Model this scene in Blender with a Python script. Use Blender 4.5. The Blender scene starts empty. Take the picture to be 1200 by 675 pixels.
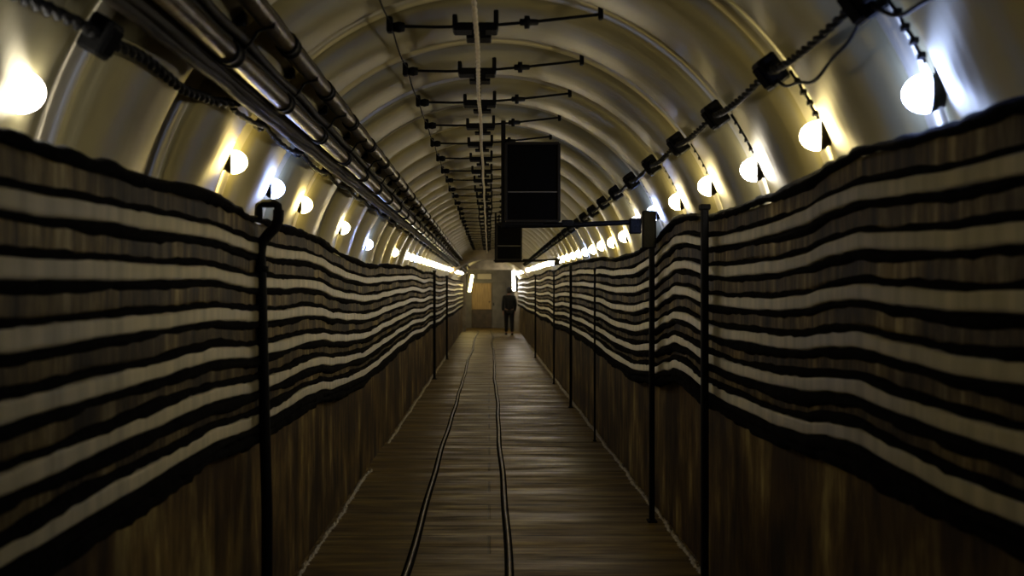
import bpy, math, random
from mathutils import Vector, Matrix
random.seed(7)
PI = math.pi
sc = bpy.context.scene
COL = sc.collection
CAMZ = 1.56
VX, VZ, VR = 0.015, CAMZ + 0.07, 1.325      # axis and radius of the barrel vault
RP = 0.9                                    # ring pitch
R0 = 2.8; RG = R0+.05; RIB = -.02                         # lamps sit in the grooves between rings
# a ring joint in front of the camera
YEND = 41.0

# ------------------------------------------------------------------ materials
def new_mat(name):
    m = bpy.data.materials.new(name); m.use_nodes = True
    nt = m.node_tree; b = nt.nodes['Principled BSDF']
    return m, nt, b
def simple(name, col, rough=.5, metal=0., noise=.0, scale=8., bump=.0, bscale=40., stretch=(1,1,1), spec=.5):
    m, nt, b = new_mat(name)
    b.inputs['Roughness'].default_value = rough
    b.inputs['Metallic'].default_value = metal
    b.inputs['Specular IOR Level'].default_value = spec
    tc = nt.nodes.new('ShaderNodeTexCoord'); mp = nt.nodes.new('ShaderNodeMapping')
    mp.inputs['Scale'].default_value = stretch
    nt.links.new(tc.outputs['Object'], mp.inputs['Vector'])
    if noise > 0:
        n = nt.nodes.new('ShaderNodeTexNoise'); n.inputs['Scale'].default_value = scale
        n.inputs['Detail'].default_value = 5
        nt.links.new(mp.outputs[0], n.inputs['Vector'])
        r = nt.nodes.new('ShaderNodeValToRGB')
        r.color_ramp.elements[0].position = .32; r.color_ramp.elements[1].position = .72
        r.color_ramp.elements[0].color = tuple(c*(1-noise) for c in col)+(1,)
        r.color_ramp.elements[1].color = tuple(min(1, c*(1+noise)) for c in col)+(1,)
        nt.links.new(n.outputs['Fac'], r.inputs['Fac']); nt.links.new(r.outputs['Color'], b.inputs['Base Color'])
    else:
        b.inputs['Base Color'].default_value = tuple(col)+(1,)
    if bump > 0:
        n2 = nt.nodes.new('ShaderNodeTexNoise'); n2.inputs['Scale'].default_value = bscale
        n2.inputs['Detail'].default_value = 4
        nt.links.new(mp.outputs[0], n2.inputs['Vector'])
        bp = nt.nodes.new('ShaderNodeBump'); bp.inputs['Strength'].default_value = bump
        bp.inputs['Distance'].default_value = .01
        nt.links.new(n2.outputs['Fac'], bp.inputs['Height']); nt.links.new(bp.outputs[0], b.inputs['Normal'])
    return m
def emit(name, col, strength):
    m, nt, b = new_mat(name)
    b.inputs['Base Color'].default_value = (.9,.9,.9,1)
    b.inputs['Emission Color'].default_value = tuple(col)+(1,)
    b.inputs['Emission Strength'].default_value = strength
    return m
def ramp3(nt, fac, cols, pos):
    r = nt.nodes.new('ShaderNodeValToRGB'); cr = r.color_ramp
    while len(cr.elements) < len(cols): cr.elements.new(.5)
    for e, c, p in zip(cr.elements, cols, pos): e.position = p; e.color = tuple(c)+(1,)
    nt.links.new(fac, r.inputs['Fac']); return r

def vault_mat(name='vault_lining', metal=.5, rough=.44, spec=.4, cols=((.27,.235,.11),(.38,.34,.18),(.49,.45,.26))):
    m, nt, b = new_mat(name)
    L = nt.links
    tc = nt.nodes.new('ShaderNodeTexCoord')
    mp = nt.nodes.new('ShaderNodeMapping'); mp.inputs['Scale'].default_value = (1,1,1)
    L.new(tc.outputs['Object'], mp.inputs['Vector'])
    n = nt.nodes.new('ShaderNodeTexNoise'); n.inputs['Scale'].default_value = 1.3; n.inputs['Detail'].default_value = 6
    L.new(mp.outputs[0], n.inputs['Vector'])
    r = ramp3(nt, n.outputs['Fac'], cols, [.25,.5,.78])
    # fine streaks round the ring (fast along the tunnel only)
    mp2 = nt.nodes.new('ShaderNodeMapping'); mp2.inputs['Scale'].default_value = (.5, 14, .5)
    L.new(tc.outputs['Object'], mp2.inputs['Vector'])
    n2 = nt.nodes.new('ShaderNodeTexNoise'); n2.inputs['Scale'].default_value = 1.6; n2.inputs['Detail'].default_value = 3
    L.new(mp2.outputs[0], n2.inputs['Vector'])
    mx = nt.nodes.new('ShaderNodeMix'); mx.data_type = 'RGBA'; mx.blend_type = 'MULTIPLY'
    mx.inputs['Factor'].default_value = .25
    L.new(r.outputs['Color'], mx.inputs[6]); L.new(n2.outputs['Color'], mx.inputs[7])
    L.new(r.outputs['Color'], b.inputs['Base Color'])
    bp = nt.nodes.new('ShaderNodeBump'); bp.inputs['Strength'].default_value = .22; bp.inputs['Distance'].default_value = .006
    L.new(n2.outputs['Fac'], bp.inputs['Height']); L.new(bp.outputs[0], b.inputs['Normal'])
    b.inputs['Metallic'].default_value = metal
    b.inputs['Roughness'].default_value = rough
    b.inputs['Specular IOR Level'].default_value = spec
    b.inputs['Anisotropic'].default_value = 1.0
    tg = nt.nodes.new('ShaderNodeTangent'); tg.direction_type = 'RADIAL'; tg.axis = 'Y'
    L.new(tg.outputs[0], b.inputs['Tangent'])
    return m
def streaky(name):
    m, nt, b = new_mat(name); L = nt.links
    tc = nt.nodes.new('ShaderNodeTexCoord')
    mp = nt.nodes.new('ShaderNodeMapping'); mp.inputs['Scale'].default_value = (1, 1, .12)
    L.new(tc.outputs['Object'], mp.inputs['Vector'])
    n = nt.nodes.new('ShaderNodeTexNoise'); n.inputs['Scale'].default_value = 15; n.inputs['Detail'].default_value = 6
    n.inputs['Roughness'].default_value = .7
    L.new(mp.outputs[0], n.inputs['Vector'])
    r = ramp3(nt, n.outputs['Fac'], [(.02,.014,.006),(.13,.095,.036),(.42,.36,.2)], [.36,.52,.74])
    n2 = nt.nodes.new('ShaderNodeTexNoise'); n2.inputs['Scale'].default_value = 2.6; n2.inputs['Detail'].default_value = 5
    L.new(tc.outputs['Object'], n2.inputs['Vector'])
    r2 = ramp3(nt, n2.outputs['Fac'], [(.2,.17,.14),(.75,.7,.55),(2.0,1.9,1.5)], [.34,.5,.66])
    mx = nt.nodes.new('ShaderNodeMix'); mx.data_type = 'RGBA'; mx.blend_type = 'MULTIPLY'; mx.inputs['Factor'].default_value = 1
    L.new(r.outputs['Color'], mx.inputs[6]); L.new(r2.outputs['Color'], mx.inputs[7]); L.new(mx.outputs[2], b.inputs['Base Color'])
    bp = nt.nodes.new('ShaderNodeBump'); bp.inputs['Strength'].default_value = .6; bp.inputs['Distance'].default_value = .01
    L.new(n.outputs['Fac'], bp.inputs['Height']); L.new(bp.outputs[0], b.inputs['Normal'])
    b.inputs['Roughness'].default_value = .6; b.inputs['Specular IOR Level'].default_value = .15
    return m
def wall_mat():
    m, nt, b = new_mat('stained_wall'); L = nt.links
    tc = nt.nodes.new('ShaderNodeTexCoord')
    mp = nt.nodes.new('ShaderNodeMapping'); mp.inputs['Scale'].default_value = (1, 1, .26)
    L.new(tc.outputs['Object'], mp.inputs['Vector'])
    n = nt.nodes.new('ShaderNodeTexNoise'); n.inputs['Scale'].default_value = 5.5; n.inputs['Detail'].default_value = 9
    n.inputs['Roughness'].default_value = .65
    L.new(mp.outputs[0], n.inputs['Vector'])
    r = ramp3(nt, n.outputs['Fac'], [(.02,.012,.005),(.12,.08,.028),(.40,.34,.15)], [.36,.52,.72])
    n2 = nt.nodes.new('ShaderNodeTexNoise'); n2.inputs['Scale'].default_value = 1.7; n2.inputs['Detail'].default_value = 5
    L.new(tc.outputs['Object'], n2.inputs['Vector'])
    r2 = ramp3(nt, n2.outputs['Fac'], [(.25,.18,.12),(.8,.7,.5),(1.9,1.85,1.4)], [.34,.5,.68])
    mx = nt.nodes.new('ShaderNodeMix'); mx.data_type = 'RGBA'; mx.blend_type = 'MULTIPLY'; mx.inputs['Factor'].default_value = 1
    L.new(r.outputs['Color'], mx.inputs[6]); L.new(r2.outputs['Color'], mx.inputs[7])
    L.new(mx.outputs[2], b.inputs['Base Color'])
    bp = nt.nodes.new('ShaderNodeBump'); bp.inputs['Strength'].default_value = .5; bp.inputs['Distance'].default_value = .01
    L.new(n.outputs['Fac'], bp.inputs['Height']); L.new(bp.outputs[0], b.inputs['Normal'])
    b.inputs['Roughness'].default_value = .55; b.inputs['Specular IOR Level'].default_value = .2
    return m
def floor_mat():
    m, nt, b = new_mat('wet_planked_floor'); L = nt.links
    tc = nt.nodes.new('ShaderNodeTexCoord')
    mp = nt.nodes.new('ShaderNodeMapping'); mp.inputs['Scale'].default_value = (.5, 3.2, 1)
    L.new(tc.outputs['Object'], mp.inputs['Vector'])
    n = nt.nodes.new('ShaderNodeTexNoise'); n.inputs['Scale'].default_value = 3; n.inputs['Detail'].default_value = 8
    n.inputs['Roughness'].default_value = .62
    L.new(mp.outputs[0], n.inputs['Vector'])
    r = ramp3(nt, n.outputs['Fac'], [(.04,.022,.004),(.17,.105,.02),(.40,.29,.06)], [.3,.5,.72])
    L.new(r.outputs['Color'], b.inputs['Base Color'])
    br = nt.nodes.new('ShaderNodeTexBrick')
    mp3 = nt.nodes.new('ShaderNodeMapping'); mp3.inputs['Scale'].default_value = (1,1,1)
    L.new(tc.outputs['Object'], mp3.inputs['Vector']); L.new(mp3.outputs[0], br.inputs['Vector'])
    br.inputs['Scale'].default_value = 1; br.inputs['Brick Width'].default_value = 3.5
    br.inputs['Row Height'].default_value = .47; br.inputs['Mortar Size'].default_value = .012
    br.inputs['Mortar Smooth'].default_value = .4
    br.inputs['Color1'].default_value = (.5,.5,.5,1); br.inputs['Color2'].default_value = (1,1,1,1)
    br.inputs['Mortar'].default_value = (0,0,0,1)
    mx = nt.nodes.new('ShaderNodeMix'); mx.data_type = 'RGBA'; mx.blend_type = 'MULTIPLY'; mx.inputs['Factor'].default_value = .55
    L.new(r.outputs['Color'], mx.inputs[6]); L.new(br.outputs['Color'], mx.inputs[7]); L.new(mx.outputs[2], b.inputs['Base Color'])
    ad = nt.nodes.new('ShaderNodeMath'); ad.operation = 'MULTIPLY_ADD'; ad.inputs[1].default_value = .9
    L.new(n.outputs['Fac'], ad.inputs[0]); L.new(br.outputs['Color'], ad.inputs[2])
    bp = nt.nodes.new('ShaderNodeBump'); bp.inputs['Strength'].default_value = .55; bp.inputs['Distance'].default_value = .012
    L.new(ad.outputs[0], bp.inputs['Height']); L.new(bp.outputs[0], b.inputs['Normal'])
    n3 = nt.nodes.new('ShaderNodeTexNoise'); n3.inputs['Scale'].default_value = 1.5; n3.inputs['Detail'].default_value = 4
    L.new(mp.outputs[0], n3.inputs['Vector'])
    mr = nt.nodes.new('ShaderNodeMapRange'); mr.inputs['From Min'].default_value = .35; mr.inputs['From Max'].default_value = .65
    mr.inputs['To Min'].default_value = .7; mr.inputs['To Max'].default_value = .34
    L.new(n3.outputs['Fac'], mr.inputs['Value']); L.new(mr.outputs[0], b.inputs['Roughness'])
    return m
M = {}
M['vault'] = vault_mat(); M['crest'] = vault_mat('joint_highlight', .75, .48, .8, ((.7,.65,.45),(.82,.76,.55),(.92,.86,.66)));  M['wall'] = wall_mat(); M['floor'] = floor_mat()  # crest: paler, shinier copy of the lining that paints in the bright joint lines
def vertical_gloss(m, an=.8):
    nt = m.node_tree; b = nt.nodes['Principled BSDF']
    b.inputs['Anisotropic'].default_value = an
    c = nt.nodes.new('ShaderNodeCombineXYZ'); c.inputs[2].default_value = 1
    nt.links.new(c.outputs[0], b.inputs['Tangent']); return m
M['pale'] = simple('pale_cable_sheath', (.42,.37,.20), .44, .3, .3, 6, .15, 14, (1,2.2,.2), spec=.8); vertical_gloss(M['pale'], 1.0)
M['brown'] = streaky('grimy_brown_sheath'); 
M['black'] = simple('black_dirt_rubber', (.004,.0035,.0028), .95, 0, .5, 25, .8, 60, spec=.05)
M['iron'] = simple('black_iron', (.004,.004,.0037), .65, .0, .4, 20, .3, 80, spec=.15)
M['tray'] = simple('dark_brown_cable', (.014,.010,.005), .6, .0, .6, 6, .4, 30, (3,.4,3), spec=.2)
M['pipe'] = simple('worn_bronze_pipe', (.055,.036,.013), .34, .5, .55, 5, .35, 30, (2,.8,2))
M['rope'] = simple('cream_cord', (.62,.53,.33), .6, 0, .3, 60, .4, 90)
M['rail'] = simple('worn_steel', (.16,.13,.09), .4, .7, .5, 6, .3, 50)
M['crumb'] = simple('pale_grit', (.62,.57,.44), .8, 0, .4, 30)
M['screen'] = simple('black_panel', (.003,.003,.003), .85, spec=.05)
M['frame'] = simple('dark_brown_frame', (.012,.010,.007), .6, .0, spec=.2)
M['conc'] = simple('bulkhead_plaster', (.24,.2,.13), .7, 0, .4, 3, .4, 20)
M['wood'] = simple('ochre_wood', (.36,.24,.09), .5, 0, .3, 4, .3, 20, (6,1,.6))
M['darkwood'] = simple('dark_wood', (.06,.04,.02), .5, 0, .4, 4)
M['grey'] = simple('grey_paint', (.14,.13,.11), .5, 0, .2, 4)
M['plate'] = simple('pale_plate', (.55,.5,.4), .6)
M['cloth'] = simple('black_cloth', (.008,.008,.009), .9, 0, .3, 12)
M['skin'] = simple('skin', (.35,.2,.14), .6)
M['hair'] = simple('dark_hair', (.01,.008,.006), .7)
LS = 95
M['warm'] = emit('warm_lamp_glass', (1,.82,.42), LS)
M['yellow'] = emit('yellow_lamp_glass', (1,.76,.27), LS)
M['neutral'] = emit('white_lamp_glass', (1,.93,.84), LS)
M['blue'] = emit('cool_lamp_glass', (.36,.48,1.0), LS*1.3)

# ------------------------------------------------------------------ mesh helpers
class MB:
    def __init__(s): s.v = []; s.f = []; s.sm = []
    def add(s, v, f, smooth=False):
        o = len(s.v); s.v += [tuple(p) for p in v]; s.f += [tuple(i+o for i in q) for q in f]; s.sm += [smooth]*len(f); return s
    def box(s, c, d, rot=None, bev=0.0):
        x, y, z = [q/2 for q in d]; b = min(bev, x*.9, y*.9, z*.9)
        if b <= 0:
            vs = [(i*x, j*y, k*z) for i in (-1,1) for j in (-1,1) for k in (-1,1)]
            fs = [(0,1,3,2),(4,6,7,5),(0,4,5,1),(2,3,7,6),(0,2,6,4),(1,5,7,3)]
        else:   # chamfered in three directions
            vs = []; idx = {}
            for i in (-1,1):
                for j in (-1,1):
                    for k in (-1,1):
                        for a, p in enumerate([(i*x,j*(y-b),k*(z-b)),(i*(x-b),j*y,k*(z-b)),(i*(x-b),j*(y-b),k*z)]):
                            idx[(i,j,k,a)] = len(vs); vs.append(p)
            fs = []
            for i in (-1,1):
                q = [idx[(i,j,k,0)] for j,k in ((-1,-1),(1,-1),(1,1),(-1,1))]; fs.append(q if i>0 else q[::-1])
                q = [idx[(j,i,k,1)] for j,k in ((-1,-1),(1,-1),(1,1),(-1,1))]; fs.append(q[::-1] if i>0 else q)
                q = [idx[(j,k,i,2)] for j,k in ((-1,-1),(1,-1),(1,1),(-1,1))]; fs.append(q if i>0 else q[::-1])
            for j in (-1,1):
                for k in (-1,1):
                    fs.append([idx[(-1,j,k,1)],idx[(1,j,k,1)],idx[(1,j,k,2)],idx[(-1,j,k,2)]])
                    fs.append([idx[(j,-1,k,0)],idx[(j,1,k,0)],idx[(j,1,k,2)],idx[(j,-1,k,2)]])
                    fs.append([idx[(j,k,-1,0)],idx[(j,k,1,0)],idx[(j,k,1,1)],idx[(j,k,-1,1)]])
            for i in (-1,1):
                for j in (-1,1):
                    for k in (-1,1): fs.append([idx[(i,j,k,a)] for a in range(3)])
        if rot is not None: vs = [tuple(rot @ Vector(p)) for p in vs]
        return s.add([(p[0]+c[0], p[1]+c[1], p[2]+c[2]) for p in vs], fs)
    def tube(s, pts, r, n=8, cap=True, flat=1.0):
        pts = [Vector(p) for p in pts]; m = len(pts)
        rr = r if callable(r) else (lambda i: r)
        up = Vector((0,0,1)); vs = []; fs = []
        prev = None
        for i, p in enumerate(pts):
            t = (pts[min(i+1,m-1)] - pts[max(i-1,0)]); t = t.normalized() if t.length > 1e-9 else Vector((0,1,0))
            if prev is None:
                a = t.cross(up)
                if a.length < 1e-3: a = t.cross(Vector((1,0,0)))
            else: a = prev - t*prev.dot(t)
            a.normalize(); b = t.cross(a); prev = a
            for k in range(n):
                an = 2*PI*k/n; vs.append(p + a*math.cos(an)*rr(i) + b*math.sin(an)*rr(i)*flat)
        for i in range(m-1):
            for k in range(n):
                k2 = (k+1) % n; fs.append((i*n+k, i*n+k2, (i+1)*n+k2, (i+1)*n+k))
        s.add(vs, fs, True)
        if cap:
            s.add([vs[k] for k in range(n)], [tuple(range(n))[::-1]]); s.add(vs[-n:], [tuple(range(n))])
        return s
    def lathe(s, prof, c, axis, n=16):
        axis = Vector(axis).normalized(); a = axis.cross(Vector((0,1,0)))
        if a.length < 1e-3: a = axis.cross(Vector((1,0,0)))
        a.normalize(); b = axis.cross(a); c = Vector(c); vs = []; fs = []
        for r, h in prof:
            for k in range(n):
                an = 2*PI*k/n; vs.append(c + axis*h + (a*math.cos(an)+b*math.sin(an))*r)
        for i in range(len(prof)-1):
            for k in range(n):
                k2 = (k+1) % n; fs.append((i*n+k, i*n+k2, (i+1)*n+k2, (i+1)*n+k))
        return s.add(vs, fs, True)
    def build(s, name, mat, parent=None, recalc=True):
        me = bpy.data.meshes.new(name); me.from_pydata(s.v, [], s.f)
        if recalc:
            import bmesh
            bm = bmesh.new(); bm.from_mesh(me); bmesh.ops.recalc_face_normals(bm, faces=bm.faces); bm.to_mesh(me); bm.free()
        me.polygons.foreach_set('use_smooth', s.sm)
        me.materials.append(mat); me.update()
        o = bpy.data.objects.new(name, me); COL.objects.link(o)
        if parent: o.parent = parent
        return o
def tag(o, label=None, cat=None, group=None, kind=None):
    if label: o['label'] = label
    if cat: o['category'] = cat
    if group: o['group'] = group
    if kind: o['kind'] = kind
    return o
def thing(name, loc, label, cat, group=None, rot=None):
    o = bpy.data.objects.new(name, None); o.location = loc; o.empty_display_size = .1
    if rot: o.rotation_euler = rot
    COL.objects.link(o); return tag(o, label, cat, group)
def dup(root, loc, label, group=None, rot=None):
    r = root.copy(); COL.objects.link(r); r.location = loc; r['label'] = label
    if group: r['group'] = group
    if rot: r.rotation_euler = rot
    for ch in list(root.children):
        c = ch.copy(); COL.objects.link(c); c.parent = r
        for g in list(ch.children):
            d = g.copy(); COL.objects.link(d); d.parent = c
    return r
def on_vault(side, ratio, inset=0.0):
    """point of the vault cross-section seen from the camera's axis at elevation/lateral = ratio"""
    R = VR - inset; lo, hi = 0., 3.
    for _ in range(50):
        t = (lo+hi)/2
        if math.hypot(side*t - VX, ratio*t - .07) < R: lo = t
        else: hi = t
    return side*lo, CAMZ + ratio*lo
def interp(tab, x):
    if x <= tab[0][0]: return tab[0][1]
    for (a, va), (b, vb) in zip(tab, tab[1:]):
        if x <= b:
            u = (x-a)/(b-a); u = u*u*(3-2*u); return va + (vb-va)*u
    return tab[-1][1]

# ------------------------------------------------------------------ setting
# floor
fb = MB()
fb.box((.07, 22.5, -.05), (2.7, 47.0, .1))
tag(fb.build('floor', M['floor']), kind='structure')
WR, WL = 1.22, -1.08
wr = MB(); wr.box((WR+.08, (YEND-1)/2, .89), (.16, YEND+1, 1.78)); tag(wr.build('wall_right', M['wall']), kind='structure')
wl = MB(); wl.box((WL-.13, (YEND-1)/2, .89), (.26, YEND+1, 1.78)); tag(wl.build('wall_left', M['wall']), kind='structure')
# barrel vault of pillow shaped rings, creased where two rings meet
def ring_r(y):
    u = ((y - RG)/RP) % 1.0
    d = u*RP
    q = min(1, max(0, d-.015)/.42)
    t = min(1, max(0, (u-.40)/.50)); q2 = min(1, max(0, RP-d-.125)/.05)
    return VR + .012 - (.092-.034*t*t)*math.sqrt(max(0, 1-(1-q)**2))*math.sqrt(max(0, 1-(1-q2)**2))
NA = 84; 
ys = []
k = -4
while RG + k*RP < YEND:
    c = RG + k*RP
    offs = [0,.015,.0155,.0165,.0185,.022,.03,.042,.058,.08,.11,.15,.2,.25,.3,.36,.42,.48,.54,.6,.65,.69,.725,.74,.752,.762,.769,.773,.775,.82] if c < 14 else [0,.015,.0165,.022,.035,.06,.11,.2,.3,.42,.55,.65,.725,.75,.77,.775,.82]
    ys += [c+o for o in offs if c+o < YEND+.05]; k += 1
ys.sort()
vb = MB(); vs = []; fs = []
a0, a1 = -.1, PI+.1
for yy in ys:
    r = ring_r(yy)
    for k in range(NA+1):
        a = a0+(a1-a0)*k/NA
        vs.append((r*math.cos(a), yy, r*math.sin(a)))
for i in range(len(ys)-1):
    for k in range(NA):
        p = i*(NA+1)+k; fs.append((p, p+1, p+NA+2, p+NA+1))
vb.add(vs, fs, True)
vo = vb.build('ceiling', M['vault'], recalc=False); vo.location = (VX, 0, VZ)
vo.data.materials.append(M['crest'])      # flange where one ring overlaps the next, lamp highlight put into its colour
for i in range(len(ys)-1):
    if .014 < (((ys[i]+ys[i+1])/2 - RG) % RP) < .065:
        for k in range(NA): vo.data.polygons[i*NA+k].material_index = 1

tag(vo, kind='structure')
# outer skin of the vault so that it has thickness
ob = MB(); vs = []; fs = []
for yy in (ys[0], ys[-1]):
    for k in range(NA+1):
        a = a0+(a1-a0)*k/NA
        vs.append((VX + (VR+.14)*math.cos(a), yy, VZ + (VR+.14)*math.sin(a)))
for k in range(NA): fs.append((k, k+1, k+NA+2, k+NA+1))
ob.add(vs, fs, True)
tag(ob.build('wall_shell', M['conc'], recalc=False), kind='structure')

# ------------------------------------------------------------------ wall cables
SAG_R = [(0,.25),(2.2,.247),(2.5,.246),(2.84,.257),(3.19,.272),(3.4,.263),(3.77,.236),(4.1,.226),(4.9,.224),(5.3,.232),(6.05,.277),(6.3,.281),(6.6,.25),(7.1,.198),(8.2,.152),(9.2,.155),(10.9,.2),(13,.232),(15.7,.25),(18,.22),(20,.26),(23,.235),(26,.27),(30,.26),(35,.3),(41,.31)]
SAG_L = [(0,.19),(2.2,.198),(2.9,.208),(3.8,.22),(4.2,.205),(4.4,.194),(5.1,.190),(5.7,.198),(6.2,.187),(6.8,.148),(7.5,.122),(8.5,.1),(9.3,.11),(10.1,.135),(12,.17),(13.9,.205),(16,.18),(18,.22),(21,.19),(25,.24),(30,.23),(35,.27),(41,.28)]
FR, FL = 1.14, -1.02          # front face of the cable stack
PITCH = .1515
def yrun():
    out = []; y = -.5
    while y < YEND-.3:
        out.append(y); y += .06 if y < 9 else (.12 if y < 20 else .3)
    return out
YS = yrun()
def centre_z(side, y):
    return CAMZ + (interp(SAG_R, y)*FR if side > 0 else interp(SAG_L, y)*(-FL))
def wob(seed, y, amp, f):
    return amp*(math.sin(y*f+seed*1.7)+.6*math.sin(y*f*2.3+seed*3.1)+.4*math.sin(y*f*5.1+seed))
def strip(side, off, h, front, back, seed, name, mat, jit=0., n=6, bulge=.3, slump=0.):
    """a sheathed band of height h whose face is a soft D"""
    F = FR if side > 0 else -FL
    mb = MB(); vs = []; fs = []; rnd = random.Random(seed*13+5)
    nn = n+1+2
    for y in YS:
        zc = centre_z(side, y) + off + wob(seed, y, .0022, 2.1) 
        hh = h/2 + wob(seed+9, y, .0014, 3.3)
        jt = rnd.uniform(-jit, jit); jb = rnd.uniform(-jit, jit)
        zt, zb = zc+hh+jt, zc-hh+jb
        prof = [(back, zt)]
        for k in range(n+1):
            u = k/n; d = front + bulge*h*((2*u-1)**10)
            prof.append((d, zt + (zb-zt)*u))
        prof.append((back, zb))
        for d, z in prof: vs.append((side*(F + d), y, z))
    for i in range(len(YS)-1):
        for k in range(nn-1):
            p = i*nn+k; fs.append((p, p+1, p+nn+1, p+nn))
        p = i*nn; fs.append((p+nn-1, p, p+nn, p+2*nn-1))
    mb.add(vs, fs, True)
    mb.add(vs[:nn], [tuple(range(nn))]); mb.add(vs[-nn:], [tuple(range(nn))])
    return mb.build(name, mat)
def rope(side, off, r, front, seed, jit, name, mat, flat=1.0):
    F = FR if side > 0 else -FL; rnd = random.Random(seed*31+3); pts = []; rad = []
    for y in YS:
        z = centre_z(side, y) + off + wob(seed, y, .0022, 2.1) + rnd.uniform(-jit, jit)*.6 + wob(seed*1.3, y, .0022, 4.3)
        pts.append((side*(F+front), y, z)); rad.append(r*(1+rnd.uniform(-.2,.2)+.35*math.sin(y*1.1+seed)*math.sin(y*3.7+seed*2.2)))
    mb = MB(); mb.tube(pts, lambda i: rad[i], 8, True, flat); return mb.build(name, mat)
ORD = ['topmost','second','third','fourth','fifth','sixth','seventh']
DEPTH = .079
for side, sn in ((1,'right'), (-1,'left')):
    dep = (WR-FR) if side > 0 else (-WL+FL)
    dep -= .001
    sd = 100 if side > 0 else 300
    for k in range(6):
        off = -k*PITCH
        po = strip(side, off, .050, 0, dep, sd+k, 'pale_cable', M['pale'], .0015, 10, .12)
        tag(po, '%s pale grey flat cable from the top, sagging along the %s wall' % (ORD[k], sn), 'cable', 'pale flat cables on the %s wall' % sn)
        bh = .062 if k else .07
        bo = strip(side, off+PITCH/2 + (0 if k else -.004), bh+.020, .014, dep, sd+20+k, 'brown_cable', M['brown'], .004, 10, .12)
        tag(bo, ('%s grimy brown cable band on the %s wall, just above the %s pale cable' % (ORD[k], sn, ORD[k])), 'cable', 'grimy brown cable bands on the %s wall' % sn)
        # black dirty cables hug the pale one above and below
        ex = (.004, .003, .004, .008, .012, .013)[k]
        a = rope(side, off+.034+ex*.3, .0105+ex*.5, .012, sd+40+k, .004, 'black_cable', M['black'])
        tag(a, 'thin black dirt-crusted cable lying on the upper edge of the %s pale cable, %s wall' % (ORD[k], sn), 'cable', 'black cables on the %s wall' % sn)
        b = rope(side, off-.036-ex, .0115+ex, .014, sd+60+k, .004, 'black_cable', M['black'])
        tag(b, 'black dirt-crusted cable hanging under the lower edge of the %s pale cable, %s wall' % (ORD[k], sn), 'cable', 'black cables on the %s wall' % sn)
    t = rope(side, .128, .021, .016, sd+80, .006, 'black_cable', M['black'])
    tag(t, 'thick black rough cable crowning the whole cable stack, meeting the vault on the %s' % sn, 'cable', 'black cables on the %s wall' % sn)
    t = rope(side, -5*PITCH-.085, .034, .03, sd+81, .006, 'black_cable', M['black'])
    tag(t, 'thickest black cable closing the bottom of the stack above the bare %s wall' % sn, 'cable', 'black cables on the %s wall' % sn)

# ------------------------------------------------------------------ wall posts
def post(name, x, y, ztop, w, label, group=None, block=False):
    s = 1 if x > 0 else -1
    t = thing(name, (x, y, 0), label, 'post', group)
    MB().box((0, 0, ztop/2), (w, w, ztop), bev=w*.2).build('upright', M['iron'], t)
    MB().box((0, 0, .006), (w*1.7, w*2.4, .012)).build('foot_plate', M['iron'], t)
    if block:
        MB().box((-.02*s, 0, ztop-.11), (w*2.6, w*1.6, .26), bev=.01).build('clamp_block', M['iron'], t)
    else:
        MB().box((0, 0, ztop), (w*1.4, w*1.4, .03), bev=.005).build('cap', M['iron'], t)
    return t
PX = FR-.03
post('cable_post', PX, 5.27, 2.0, .038, 'nearest black upright post holding the cables on the right wall')
post('cable_post', PX, 6.98, 2.1, .036, 'black upright post with a thick clamp block, second from the camera on the right', None, True)
post('cable_post', PX, 10.75, 1.8, .02, 'very slim black post, third from the camera on the right wall')
post('cable_post', PX, 13.9, 1.95, .036, 'sturdy black post farther along the right wall, near the row of merged lamps')
post('cable_post', PX, 17.5, 1.9, .03, 'black post far down the right wall, second last before the walker')
post('cable_post', PX, 24.5, 1.95, .04, 'farthest black post on the right wall, close to the walker')
post('cable_post', -.985, 18.5, 1.95, .05, 'black post on the far left wall below the merged lamps')
post('cable_post', -.985, 24.0, 1.95, .05, 'farthest black post on the left wall, near the bulkhead')
# bent pipe post on the left
YP = 4.56
t = thing('bent_pipe', (-.985, YP, 0), 'black pipe on the left wall, hooked over at its top below the blue-white lamp', 'pipe')
def P(px, py):  # cross-section position for a plane at YP, local to the thing
    return ((px-573)*YP/1200 + .985, 0, CAMZ + (343-py)*YP/1200)
path = [P(313,753), P(313,600), P(309,450), P(306,330), P(305,296), P(307,284), P(314,275), P(322,267), P(326,258), P(326.5,246)]
MB().tube(path, .025, 12).build('riser', M['iron'], t)
MB().tube([P(326.5,249), P(325.5,241), P(321,238.5), P(308,238.5), P(303.5,241), P(303,249), P(303,258)], .019, 12).build('hook', M['iron'], t)
MB().lathe([(0,-.012),(.034,-.012),(.034,.012),(0,.012)], P(306,315), (0,0,1), 14).build('collar', M['iron'], t)

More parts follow.
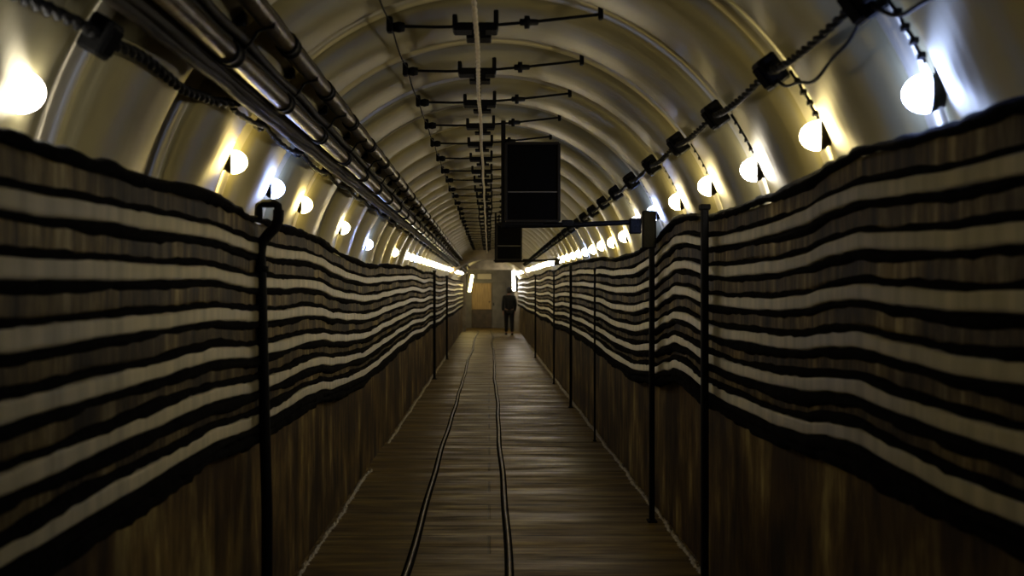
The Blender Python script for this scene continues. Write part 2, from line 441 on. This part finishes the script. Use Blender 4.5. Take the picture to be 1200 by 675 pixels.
# ------------------------------------------------------------------ lamps
def dome_prof(r, l):
    out = []
    for k in range(9):
        a = PI/2*k/8; out.append((r*math.cos(a)+1e-4*(k==8), l*math.sin(a)))
    return out
def make_lamp(mat, big=1.0):
    t = thing('dome_lamp', (0,0,0), 'x', 'lamp')
    # local +X points to the middle of the tunnel; the back plate sits on the vault behind
    MB().lathe([(0,-.045),(.04,-.045),(.038,-.034),(.048,-.026),(.053,-.014),(.050,-.005),(0,-.008)], (0,0,0), (1,0,0), 18).build('back_plate', M['frame'], t)
    MB().lathe([(.0,-.006),(.052,-.006)]+[(p[0]*big, p[1]) for p in dome_prof(.054,.064)], (0,0,0), (1,0,0), 20).build('glass_dome', mat, t)
    b = MB(); b.box((-.03, -.0, .062), (.02,.028,.03), bev=.003)
    b.build('cable_gland', M['iron'], t)
    return t
protos = {}
def lamp(side, y, elev, kind, label, group=None, xx=None):
    z = CAMZ + elev
    rr = VR - .004
    xv = VX + side*math.sqrt(max(0, rr*rr - (z-VZ)**2))
    x = xx if xx is not None else xv - side*.050
    rot = (0, 0, math.radians(14) if side < 0 else PI-math.radians(14))
    if kind not in protos:
        t = make_lamp(M[kind]); protos[kind] = t
        t.location = (x, y, z); t.rotation_euler = rot; t['label'] = label
        if group: t['group'] = group
        return t
    t = dup(protos[kind], (x, y, z), label, group, rot)
    if not group and 'group' in t: del t['group']
    return t
ringY = lambda k: R0 + RP*k
RL = [  # ring, elevation, kind, label
 (0,.545,'blue','nearest and largest dome lamp on the right, with a blue glow round its base'),
 (1,.567,'warm','warm dome lamp second from the camera on the right, below the second junction box'),
 (2,.553,'neutral','warm white dome lamp third from the camera on the right'),
 (3,.573,'warm','warm dome lamp fourth from the camera on the right, above the nearest wall post'),
 (4,.569,'warm','warm dome lamp fifth on the right, just left of the nearest wall post'),
 (5,.569,'blue','dome lamp with a blue rim, sixth from the camera on the right'),
 (6,.56,'neutral','dome lamp hidden half behind the clamp block of the second post on the right'),
 (7,.50,'warm','warm dome lamp first beyond the clamp-block post on the right'),
 (8,.49,'yellow','yellowish dome lamp second beyond the clamp-block post on the right'),
 (9,.50,'warm','warm dome lamp third beyond the clamp-block post on the right'),
]
for k, e, kd, lb in RL: lamp(1, ringY(k), e, kd, lb)
LL = [
 (2.57,.505,'neutral','nearest and largest dome lamp on the left, at the edge of the picture',None),
 (ringY(2),.588,'yellow','bright yellow-white dome lamp second from the camera on the left, below the pipes',None),
 (ringY(3),.56,'blue','blue-white dome lamp directly above the hooked black pipe on the left',None),
 (ringY(4),.549,'yellow','yellow dome lamp on the left just beyond the blue-white one',None),
 (ringY(6),.52,'warm','warm dome lamp on the left midway between the yellow one and the bluish one',None),
 (ringY(8),.47,'blue','small bluish dome lamp on the left before the merged row of lights',None),
 (ringY(11),.50,'yellow','small yellow dome lamp on the left, last one standing clear of the merged row',None),
]
for yy, e, kd, lb, xx in LL: lamp(-1, yy, e, kd, lb)
kinds = ['warm','yellow','neutral','warm','blue','warm','yellow']
for k in range(10, 42):
    y = ringY(k)
    e = .50 + (y-12)/28*.26
    lamp(1, y, e, kinds[k % 7], 'small dome lamp in the merged glowing row far along the right wall', 'far lamps on the right')
    if k >= 13: lamp(-1, y, e, kinds[(k+3) % 7], 'small dome lamp in the merged glowing row far along the left wall', 'far lamps on the left')

# ------------------------------------------------------------------ right garland: junction boxes, twisted cable, drop cables
bx, bz = on_vault(1, .785, .092)
ang = math.atan2(bz-VZ, bx-VX)
def box_thing(side, x, z, y, s, label, group=None):
    a = math.atan2(z-VZ, x-VX)
    t = thing('junction_box', (x, y, z), label, 'junction box', group, (0, -a, 0))
    MB().box((0,0,0), (.055*s, .07*s, .085*s), bev=.008).build('housing', M['iron'], t)
    for q in (1,-1): MB().lathe([(0,0),(.016*s,0),(.016*s,.03),(0,.03)], (0,q*.035*s,0), (0,q,0), 10).build('cable_gland', M['iron'], t)
    MB().box((-.03*s,0,0), (.008, .05*s, .06*s), bev=.002).build('lid', M['screen'], t)
    return t
names = ['nearest','second','third','fourth','fifth','sixth','seventh','eighth']
pb = None
for k in range(0, 30):
    y = ringY(k)+RIB; s = 1.35
    if k < 8: lb, g = '%s black junction box from the camera on the right of the vault' % names[k], None
    else: lb, g = 'small black junction box far along the right of the vault', 'far junction boxes on the right'
    if k < 2: o = box_thing(1, bx, bz, y, s, lb, g); pb = o
    else:
        o = dup(pb, (bx, y, bz), lb, g)
def twisted(name, pts, r, mat, pitch=.09, n=6, parent=None, strands=2):
    mb = MB(); P_ = [Vector(p) for p in pts]
    L = [0]
    for a, b in zip(P_, P_[1:]): L.append(L[-1] + (b-a).length)
    for sidx in range(strands):
        out = []
        for i, p in enumerate(P_):
            t = (P_[min(i+1,len(P_)-1)]-P_[max(i-1,0)]).normalized()
            a = t.cross(Vector((0,0,1))); a.normalize(); b = t.cross(a)
            ph = 2*PI*L[i]/pitch + sidx*2*PI/strands
            out.append(p + (a*math.cos(ph)+b*math.sin(ph))*r*.85)
        mb.tube(out, r, n)
    return mb.build(name, mat, parent)
pts = []; y = 1.0
while y < 29:
    u = ((y-R0)/RP) % 1.0
    sag = .035*4*u*(1-u)
    pts.append((bx-.01 - sag*.4, y, bz - sag)); y += .02 if y < 6 else .045
tag(twisted('twisted_cable', pts, .0085, M['iron'], .11), 'black twisted cable strung from box to box along the right of the vault', 'cable')
pts = []; y = 1.0
while y < ringY(1)+RIB:
    u = ((y-R0-RIB)/RP) % 1.0
    pts.append((bx+.012, y, bz-.02-.10*4*u*(1-u)+.008*math.sin(y*19))); y += .03
tag(MB().tube(pts, .006, 6).build('loose_cable', M['iron']), 'thin loose cable running just below the twisted one at the near right', 'cable')
def drop(side, y, z0a, z1a, label, group=None):
    t = thing('drop_cable', (VX, y, VZ), label, 'cable', group)
    pts = []; r = VR - .032
    for i in range(19):
        a = z0a + (z1a-z0a)*i/18
        pts.append((side*r*math.cos(a), RIB+.004*math.sin(i), r*math.sin(a)))
    MB().tube(pts, .006, 6).build('cord', M['iron'], t)
    for i in (4, 8, 12, 16):
        p = pts[i]; MB().box(p, (.02,.026,.02), bev=.003).build('clip', M['iron'], t)
    return t
am = math.atan2(.52, 1.19)
first = None
for k in range(0, 12):
    y = ringY(k)
    lb = ('thin black cord dropping from the %s junction box to its lamp on the right' % names[k]) if k < 8 else 'thin black cord dropping to a far lamp on the right'
    g = None if k < 8 else 'far drop cords on the right'
    if first is None: first = drop(1, y, ang-.03, am+.03, lb, g)
    else:
        o = dup(first, (VX, y, VZ), lb, g)

# ------------------------------------------------------------------ ceiling brackets and cords
def bracket():
    t = thing('ceiling_bracket', (0,0,0), 'x', 'bracket')
    # local origin: centre plate on the ceiling axis, z = 0 at the rod
    MB().tube([(-.405,0,-.018),(-.2,0,-.022),(0,0,-.018),(.25,.0,.004),(.53,0,.035)], .0075, 6).build('rod', M['iron'], t)
    b = MB(); b.box((-.415,0,-.012),(.028,.05,.07),bev=.006); b.lathe([(0,-.03),(.02,-.026),(.026,0),(.02,.026),(0,.03)],(-.375,0,-.022),(1,0,0),10)
    b.build('end_knob', M['iron'], t)
    b = MB(); b.box((.532,0,.042),(.022,.035,.062),bev=.005); b.build('end_knob', M['iron'], t)
    b = MB(); b.box((-.03,0,-.03),(.2,.11,.035),bev=.006); b.box((-.122,0,-.008),(.022,.11,.062),bev=.004); b.box((.062,0,.005),(.022,.11,.075),bev=.004)
    b.build('cradle', M['iron'], t)
    b = MB(); b.box((-.015,0,-.058),(.06,.09,.03)); b.box((-.015,0,-.076),(.112,.10,.014),bev=.003)
    b.build('foot', M['iron'], t)
    b = MB(); b.lathe([(0,-.035),(.016,-.03),(.016,-.012),(.03,-.01),(.03,.012),(.016,.014),(.014,.05),(0,.055)],(.2,0,.0),(1,0,0),12)
    b.build('connector', M['iron'], t)
    MB().tube([(-.03,0,-.02),(-.03,0,.17)], .008, 6).build('hanger', M['iron'], t)
    return t
zb = CAMZ + 1.215
g0 = None
bn = ['nearest','second','third','fourth','fifth','sixth','seventh']
for k in range(-1, 27):
    y = ringY(2) + RP*k
    if k < 0: continue
    if k < 7: lb, g = '%s ceiling bracket from the camera, black rod with a cradle in its middle' % bn[k], 'ceiling brackets'
    else: lb, g = 'small black ceiling bracket far down the crown of the vault', 'far ceiling brackets'
    if g0 is None:
        g0 = bracket(); g0.location = (-.03, y, zb); g0['label'] = lb; g0['group'] = g
    else: dup(g0, (-.03+random.uniform(-.01,.01), y, zb+random.uniform(-.006,.006)), lb, g)
pts = []; y = 1.5
while y < 28.8:
    u = ((y-ringY(2))/RP) % 1.0
    pts.append((-.055+.003*math.sin(y*3), y, zb-.094-.012*4*u*(1-u))); y += .045
mb = MB(); mb.tube(pts, lambda i: .0085 if i % 2 else .0115, 8)
tag(mb.build('cream_cord', M['rope']), 'cream beaded cord hanging under the brackets along the crown of the vault', 'cord')
pts = []; y = 2.2
while y < 24:
    u = ((y-ringY(2))/RP) % 1.0
    pts.append((-.44, y, zb+.0-.035*4*u*(1-u))); y += .09
tag(MB().tube(pts, .004, 5).build('thin_wire', M['iron']), 'thin black wire looping between the left ends of the ceiling brackets', 'wire')

# ------------------------------------------------------------------ left overhead tray, pipes and cables
def run(side, ratio, inset, y0, y1, step, r, name, mat, sagamp=.0, seed=0, n=10, jit=.0, parent=None, ph=0):
    x, z = on_vault(side, ratio, inset); rnd = random.Random(seed); pts = []; y = y0
    while y < y1:
        u = ((y-R0-ph)/RP) % 1.0
        pts.append((x+wob(seed, y, jit, 2.7), y, z - sagamp*4*u*(1-u) + wob(seed+4, y, jit, 2.1))); y += step
    return MB().tube(pts, r, n).build(name, mat, parent)
Y1 = YEND-.3
tr = thing('cable_tray', (0,0,0), 'wide dark brown cable tray hanging under the left of the vault, outside the pipes', 'cable tray')
tb = MB(); vs = []; fs = []
prof = []
for rt in (.775,.80,.83,.86,.90,.95,1.0): prof.append(on_vault(-1, rt, .112))
for rt in (1.0,.95,.90,.86,.83,.80,.775): prof.append(on_vault(-1, rt, .098))
n = len(prof)
for yy in (.3, Y1):
    for x, z in prof: vs.append((x, yy, z))
for k in range(n): fs.append((k, (k+1) % n, n+(k+1) % n, n+k))
tb.add(vs, fs); tb.add(vs[:n], [tuple(range(n))]); tb.add(vs[n:], [tuple(range(n))]); tb.build('tray_bed', M['tray'], tr)
for rt in (.768, 1.003):
    x, z = on_vault(-1, rt, .085)
    MB().box((x, (Y1+.3)/2, z), (.012, Y1-.3, .055), rot=Matrix.Rotation(math.radians(-52), 3, 'Y'), bev=.002).build('tray_lip', M['iron'], tr)
for k in range(0, 42):
    y = R0 - RP + RP*k + .1
    b = MB(); x0, z0 = on_vault(-1, .785, .085); x1, z1 = on_vault(-1, .785, -.005)
    b.tube([(x0,y,z0),(x1,y,z1)], .008, 6); x0, z0 = on_vault(-1, .98, .085); x1, z1 = on_vault(-1, .98, -.005)
    b.tube([(x0,y,z0),(x1,y,z1)], .008, 6)
    b.build('tray_hanger', M['iron'], tr)
tc_ = [(.79,.134,.020,'outermost'),(.822,.136,.022,'second outermost'),(.855,.136,.021,'middle'),(.887,.134,.02,'inner')]
for i, (rt, ins, r, w) in enumerate(tc_):
    o = run(-1, rt, ins, .3, Y1, .09, r, 'tray_cable', M['tray'], .006, 40+i, 8, .002)
    tag(o, '%s dark brown cable slung under the tray at the upper left' % w, 'cable', 'cables under the left tray')
def pipe(rt, ins, r, name, label, seed, jy):
    t = thing(name, (0,0,0), label, 'pipe')
    run(-1, rt, ins, .3, Y1, .3, r, 'barrel', M['pipe'], 0, seed, 16, 0, t)
    x, z = on_vault(-1, rt, ins)
    for k in range(0, 44):
        y = jy + k*RP
        if y > Y1-.1: break
        MB().lathe([(r,-.045),(r+.009,-.042),(r+.009,-.03),(r+.004,-.027),(r+.004,.027),(r+.009,.03),(r+.009,.042),(r,.045)], (x,y,z), (0,1,0), 16).build('coupling', M['iron'], t)
    return t
pipe(.925, .170, .036, 'glossy_pipe', 'lower glossy bronze pipe with couplings, running beside the tray at the upper left', 1, 1.65)
pipe(1.235, .125, .036, 'glossy_pipe', 'upper bronze pipe, nearest the crown of the vault, on the left', 2, 1.3)
for i, (rt, ins, r, lb) in enumerate([(1.035,.125,.018,'thick dark cable between the tray and the upper bronze pipe'),(.985,.15,.014,'thin dark cable just above the lower bronze pipe'),(1.19,.11,.012,'dark cable tucked under the upper bronze pipe'),(1.30,.10,.013,'slim dark cable on the crown side of the upper bronze pipe')]):
    o = run(-1, rt, ins, .3, Y1, .09, r, 'overhead_cable', M['tray'] if i != 1 else M['iron'], .008, 60+i, 8, .003)
    tag(o, lb, 'cable', 'overhead cables on the left')
# saddle straps that cross from the tray to the upper pipe
st0 = None
for k in range(0, 30):
    y = 1.75 + RP*k + .05
    lb = 'black strap crossing the overhead pipes on the left, %s from the camera' % bn[k] if k < 7 else 'black strap far along the overhead pipes on the left'
    g = None if k < 7 else 'far pipe straps'
    if st0 is None:
        st0 = thing('pipe_strap', (0,y,0), lb, 'strap', g)
        b = MB()
        pts = [(*on_vault(-1, rt, ins),) for rt, ins in ((.93,.125),(1.0,.15),(1.06,.15),(1.13,.14),(1.18,.15),(1.235,.168),(1.29,.14),(1.31,.0))]
        b.tube([(p[0], 0, p[1]) for p in pts], .011, 6, True, .5)
        b.build('band', M['iron'], st0)
        x, z = on_vault(-1, 1.1, .06)
        MB().box((x,0,z), (.05,.05,.05), bev=.008).build('clamp', M['iron'], st0)
    else: dup(st0, (0,y,0), lb, g)
# left garland
lx, lz = on_vault(-1, .66, .09)
box_thing(-1, lx, lz, 2.77, 1.25, 'black junction box hanging on the cable at the upper left')
key = [(1.6,(.60,.09)),(2.2,(.63,.09)),(2.77,(.66,.09)),(3.1,(.68,.09)),(3.5,(.665,.09)),(3.8,(.69,.09)),(4.0,(.735,.11)),(4.04,(.775,.125))]
pts = []
ys_ = [1.6+.02*i for i in range(122)]
for y in ys_:
    rt = interp([(a,b[0]) for a,b in key], y); ins = interp([(a,b[1]) for a,b in key], y)
    x, z = on_vault(-1, rt, ins); pts.append((x, y, z))
tag(twisted('twisted_cable', pts, .011, M['iron'], .11), 'black chain-like twisted cable from the upper left box to the tray', 'cable')
pts = []; y = 4.02
while y < 26:
    u = ((y-ringY(2))/RP) % 1.0; x, z = on_vault(-1, .745, .10)
    pts.append((x, y, z-.03*4*u*(1-u))); y += .03 if y < 8 else .05
tag(twisted('twisted_cable', pts, .008, M['iron'], .08), 'dark beaded twisted cable following the outer edge of the left tray into the distance', 'cable')
lxd, lzd = on_vault(-1, .735, .075); p0 = None
for k in (2,3,4,6,8,9,11,12,13,14,15,16,17,18,19,20):
    lb = 'small black junction box under the tray edge, above the %s left lamp' % ({2:'second',3:'blue-white',4:'yellow',6:'fifth',8:'small bluish'}.get(k,'far')) if k < 9 else 'tiny black junction box under the far tray edge on the left'
    g = None if k < 9 else 'far junction boxes on the left'
    if p0 is None: p0 = box_thing(-1, lxd, lzd, ringY(k), .7, lb, g)
    else: dup(p0, (lxd, ringY(k), lzd), lb, g)

# ------------------------------------------------------------------ hanging screens with their bars
def screen(y, lab, barlab, s=1.0):
    sc_ = y/1200
    t = thing('hanging_screen', (0,y,CAMZ), lab, 'screen')
    x0, x1 = 20*7.8/1200, 82*7.8/1200; z0, z1 = 84*7.8/1200, 175*7.8/1200; zm = 118*7.8/1200
    w = x1-x0; xc = (x0+x1)/2
    MB().box((xc,.06,(z0+z1)/2),(w-.01,.12,z1-z0-.01),bev=.008).build('housing', M['screen'], t)
    b = MB()
    for zz in (z0, z1): b.box((xc,0,zz),(w,.03,.022),bev=.003)
    for xx in (x0, x1): b.box((xx,0,(z0+z1)/2),(.022,.03,z1-z0),bev=.003)
    b.build('frame', M['frame'], t)
    MB().box((xc,-.006,zm),(w-.03,.016,.009),bev=.002).build('divider', M['grey'], t)
    MB().box((x0-.02,.03,(z0-.05+1.335)/2),(.034,.034,1.335-z0+.05),bev=.004).build('hanger_post', M['iron'], t)
    MB().box(((x0+.7)/2-.17,.03,z0-.02),(.34,.03,.028),bev=.004).build('lower_rail', M['iron'], t)
    b = thing('support_bar', (0,y+.05,CAMZ+z0-.035), barlab, 'bar')
    MB().tube([(x0-.03,0,0),(.7,0,.012),(WR-.0,0,.035)], .02, 8).build('bar', M['iron'], b)
    MB().box((.60,0,.02),(.09,.05,.05),bev=.006).build('clamp', M['iron'], b)
    MB().box((1.12,-.01,.0),(.09,.06,.12),bev=.008).build('wall_clamp', M['iron'], b)
screen(7.8, 'large black hanging panel with a divided frame, on the nearer dropper', 'black horizontal bar from the nearer hanging panel to the right wall')
screen(16.8, 'smaller-looking black hanging panel farther down the tunnel, below the first', 'black horizontal bar from the farther hanging panel to the right wall')

# ------------------------------------------------------------------ rails and grit
def rail(x, label):
    t = thing('track_rail', (x,0,0), label, 'rail')
    b = MB(); pts = []; y = 1.2
    head = []; 
    while y < YEND+1:
        head.append((.006*math.sin(y*.9+x*9)+.004*math.sin(y*2.3)+.012*max(0,(y-10)/12)*math.sin(y*.55+x*3), y, .018)); y += .12
    b.tube(head, .011, 8); b.build('rail_head', M['rail'], t)
    b = MB(); b.tube([(p[0]-.002, p[1], .004) for p in head], .026, 6, True, .22); b.build('rail_flange', M['black'], t)
    return t
rail(-.463, 'left worn steel rail of the narrow track')
rail(.114, 'right worn steel rail of the narrow track')
def grit(name, xf, segs, label):
    b = MB(); rnd = random.Random(int(abs(xf)*100))
    for (a, c, dens) in segs:
        y = a
        while y < c:
            y += rnd.uniform(.003, .012)*dens*(1+y/12)
            s = rnd.uniform(.006, .015)*(1+y/22)
            x = xf + wob(3, y, .006, 3) + rnd.uniform(-.008,.008)
            b.add([(x+s*rnd.uniform(.6,1.2),y,.0),(x,y+s*1.6,0),(x-s*rnd.uniform(.6,1.2),y,0),(x,y-s*1.6,0),(x+rnd.uniform(-s,s)*.3,y,s*rnd.uniform(.8,1.4)),(x,y,-s*.2)],
                  [(0,1,4),(1,2,4),(2,3,4),(3,0,4),(1,0,5),(2,1,5),(3,2,5),(0,3,5)])
    o = b.build(name, M['crumb']); tag(o, label, 'grit', None, 'stuff')
grit('grit', -1.045, [(4.8,9.0,1.0),(10.6,26,1.1)], 'broken line of pale grit along the foot of the left wall')
grit('grit', 1.19, [(4.8,30,1.0)], 'continuous line of pale grit along the foot of the right wall')

# ------------------------------------------------------------------ bulkhead and end room
def arch_ring(yc, th, a, b_, cz, name, mat):
    mb = MB(); N = 48; vs = []; fs = []
    for yy in (yc-th/2, yc+th/2):
        for k in range(N+1):
            t = PI*k/N
            vs.append((VX + a*math.cos(t), yy, cz + b_*math.sin(t)))
            vs.append((VX + (VR+.05)*math.cos(t), yy, max(cz, VZ) + (VR+.05)*math.sin(t) - (max(cz,VZ)-VZ)))
    s = 2*(N+1)
    for k in range(N):
        p = 2*k
        fs += [(p,p+1,p+3,p+2),(s+p,s+p+2,s+p+3,s+p+1),(p,p+2,s+p+2,s+p)]
    mb.add(vs, fs); return mb.build(name, mat)
o = arch_ring(30.0, .35, 1.22, .875, CAMZ+.10, 'trim_bulkhead', M['conc']); tag(o, kind='structure')
ew = MB()
# end wall with rectangular opening: jambs and lintel
ew.box((-1.2, YEND+.1, 1.5), (.55, .2, 3.0)); ew.box((1.3, YEND+.1, 1.5), (.55,.2,3.0)); ew.box((.05, YEND+.1, 2.78), (1.95,.2,.6))
tag(ew.build('wall_end', M['conc']), kind='structure')
rm = MB()
rm.box((.05, 45.1, 1.45), (3.2,.2,2.9)); rm.box((-1.5,43.1,1.45),(.2,4.0,2.9)); rm.box((1.6,43.1,1.45),(.2,4.0,2.9)); rm.box((.05,43.1,2.95),(3.2,4.2,.1))
tag(rm.build('wall_room', M['grey']), kind='structure')
d = MB(); d.box((-.32,44.96,1.4),(.86,.07,1.15),bev=.01); dd = d.build('door_1', M['wood']); tag(dd, kind='structure')
MB().box((-.32,44.955,.41),(.88,.08,.8),bev=.01).build('lower_panel', M['darkwood'], dd)
MB().box((.02,44.90,1.15),(.05,.05,.05),bev=.008).build('door_handle', M['iron'], dd)
d = MB(); d.box((.44,44.96,1.0),(.6,.08,2.0),bev=.01); dd = d.build('door_2', M['grey']); tag(dd, kind='structure')
MB().box((.2,44.9,1.05),(.05,.05,.12),bev=.008).build('door_handle', M['iron'], dd)
t = thing('wall_sign', (-.2,44.97,2.27), 'pale rectangular plate above the ochre door at the end of the tunnel', 'sign')
MB().box((0,0,0),(.62,.03,.24),bev=.004).build('plate', M['plate'], t)
MB().box((0,.008,0),(.66,.02,.28),bev=.004).build('frame', M['frame'], t)
t = thing('tube_lamp', (-.82,43.0,1.95), 'bright upright tube lamp at the left of the end room', 'lamp')
MB().tube([(0,0,-.35),(.12,.0,.35)][::-1], .05, 10).build('glass_tube', M['yellow'], t)
MB().box((-.12,.04,0),(.08,.05,.8),bev=.01).build('mount', M['iron'], t)
t = thing('tube_lamp', (.98,40.3,1.95), 'bright tall lamp beside the end opening on the right, next to the walker', 'lamp')
MB().tube([(0,0,-.3),(-.02,0,.45)], .05, 10).build('glass_tube', M['neutral'], t)
MB().box((.12,.03,0.05),(.14,.05,.8),bev=.01).build('mount', M['iron'], t)

# ------------------------------------------------------------------ person
def skin_obj(name, verts, edges, radii, mat, parent, sub=2, root=0):
    me = bpy.data.meshes.new(name); me.from_pydata(verts, edges, []); me.materials.append(mat)
    o = bpy.data.objects.new(name, me); COL.objects.link(o)
    sk = o.modifiers.new('skin', 'SKIN'); sk.use_smooth_shade = True
    for i, r in enumerate(radii):
        q = me.skin_vertices[0].data[i]; q.radius = (r, r) if not isinstance(r, tuple) else r
        q.use_root = (i == root)
    sb = o.modifiers.new('sub', 'SUBSURF'); sb.levels = sub; sb.render_levels = sub
    if parent: o.parent = parent
    return o
pt = thing('person', (.74, 37.6, 0), 'person in dark jacket and trousers walking at the far end of the tunnel', 'person', None, (0,0,PI*1.04))
V = [(0,0,.93),(0,0,1.08),(0,.01,1.25),(0,.01,1.40),(0,0,1.50),(0,-.01,1.57),(0,-.02,1.65),(0,-.02,1.71)]
R_ = [(.15,.11),(.14,.10),(.16,.11),(.15,.10),(.055,.055),(.06,.07),(.078,.095),(.06,.07)]
E = [(0,1),(1,2),(2,3),(3,4),(4,5),(5,6),(6,7)]
def addv(p, r, frm):
    V.append(p); R_.append(r); E.append((frm, len(V)-1)); return len(V)-1
for s, ly in ((1,-.12),(-1,.14)):
    h = addv((s*.09,0,.88), .095, 0); k_ = addv((s*.095, ly*.4-.03,.49), .06, h); a_ = addv((s*.09, ly+.02,.09), .04, k_)
    addv((s*.1, ly-.10,.035), .035, a_)
    sh = addv((s*.18,.01,1.39), .062, 3); el = addv((s*.235,.03-ly*.3,1.11), .044, sh); wr_ = addv((s*.225,-.06-ly*.6,.87), .03, el)
    pm = addv((s*.22,-.075-ly*.7,.80), (.022,.038), wr_)
    for f, (dy, ln) in enumerate(((-.03,.06),(-.01,.075),(.01,.07),(.03,.055))):
        q = addv((s*.218,-.075-ly*.7+dy,.76), .009, pm); addv((s*.205,-.08-ly*.7+dy,.76-ln*.8), .008, q)
    q = addv((s*.2,-.11-ly*.7,.81), .01, pm); addv((s*.19,-.125-ly*.7,.775), .009, q)
skin_obj('body', V, E, R_, M['skin'], pt, 1)
JV = [(0,0,.86),(0,0,1.08),(0,.01,1.25),(0,.01,1.40),(0,0,1.485)]; JR = [(.19,.15),(.175,.135),(.195,.14),(.17,.12),(.075,.075)]; JE = [(0,1),(1,2),(2,3),(3,4)]
for s, ly in ((1,-.12),(-1,.14)):
    b0 = len(JV); JV += [(s*.185,.01,1.39),(s*.24,.03-ly*.3,1.11),(s*.228,-.055-ly*.58,.885)]; JR += [.085,.068,.052]; JE += [(3,b0),(b0,b0+1),(b0+1,b0+2)]
skin_obj('jacket', JV, JE, JR, M['cloth'], pt, 1)
TV = [(0,0,.93)]; TR = [(.165,.125)]; TE = []
for s, ly in ((1,-.12),(-1,.14)):
    b0 = len(TV); TV += [(s*.09,0,.86),(s*.095,ly*.4-.03,.49),(s*.09,ly+.02,.1)]; TR += [.11,.08,.065]; TE += [(0,b0),(b0,b0+1),(b0+1,b0+2)]
skin_obj('trousers', TV, TE, TR, M['cloth'], pt, 1)
for s, ly in ((1,-.12),(-1,.14)):
    skin_obj('shoe', [(s*.09,ly+.06,.05),(s*.095,ly-.04,.045),(s*.1,ly-.15,.035)], [(0,1),(1,2)], [.05,.048,.035], M['hair'], pt, 1)
hb = MB(); vs = []; fs = []
hb.lathe([(.001,.1),(.05,.092),(.082,.06),(.096,.02),(.096,-.04),(.085,-.10),(.06,-.13)], (0,.028,1.665), (0,0,1), 16); hb.build('hair', M['hair'], pt)
b = MB(); b.add([(-.02,-.115,1.625),(.02,-.115,1.625),(0,-.145,1.63),(0,-.11,1.68)], [(0,1,2),(1,3,2),(3,0,2),(0,3,1)]); b.build('nose', M['skin'], pt)

# ------------------------------------------------------------------ world, camera, view
w = bpy.data.worlds.new('World'); sc.world = w; w.use_nodes = True
w.node_tree.nodes['Background'].inputs[0].default_value = (.010,.010,.010,1)
w.node_tree.nodes['Background'].inputs[1].default_value = .3
cam = bpy.data.cameras.new('Camera'); co = bpy.data.objects.new('Camera', cam); COL.objects.link(co)
cam.sensor_width = 36; cam.lens = 36; cam.shift_x = .0225; cam.shift_y = 5.5/1200
cam.dof.use_dof = True; cam.dof.focus_distance = 8; cam.dof.aperture_fstop = 2.6
cam.clip_start = .05; cam.clip_end = 200
co.location = (0,0,CAMZ); co.rotation_euler = (PI/2,0,0)
sc.camera = co
vs_ = sc.view_settings
vs_.view_transform = 'Standard'; vs_.look = 'None'; vs_.gamma = 1; vs_.use_curve_mapping = False; vs_.exposure = -.95
sc.cycles.use_denoising = True
sc.cycles.max_bounces = 8; sc.cycles.diffuse_bounces = 4; sc.cycles.glossy_bounces = 4
sc.cycles.sample_clamp_indirect = 4
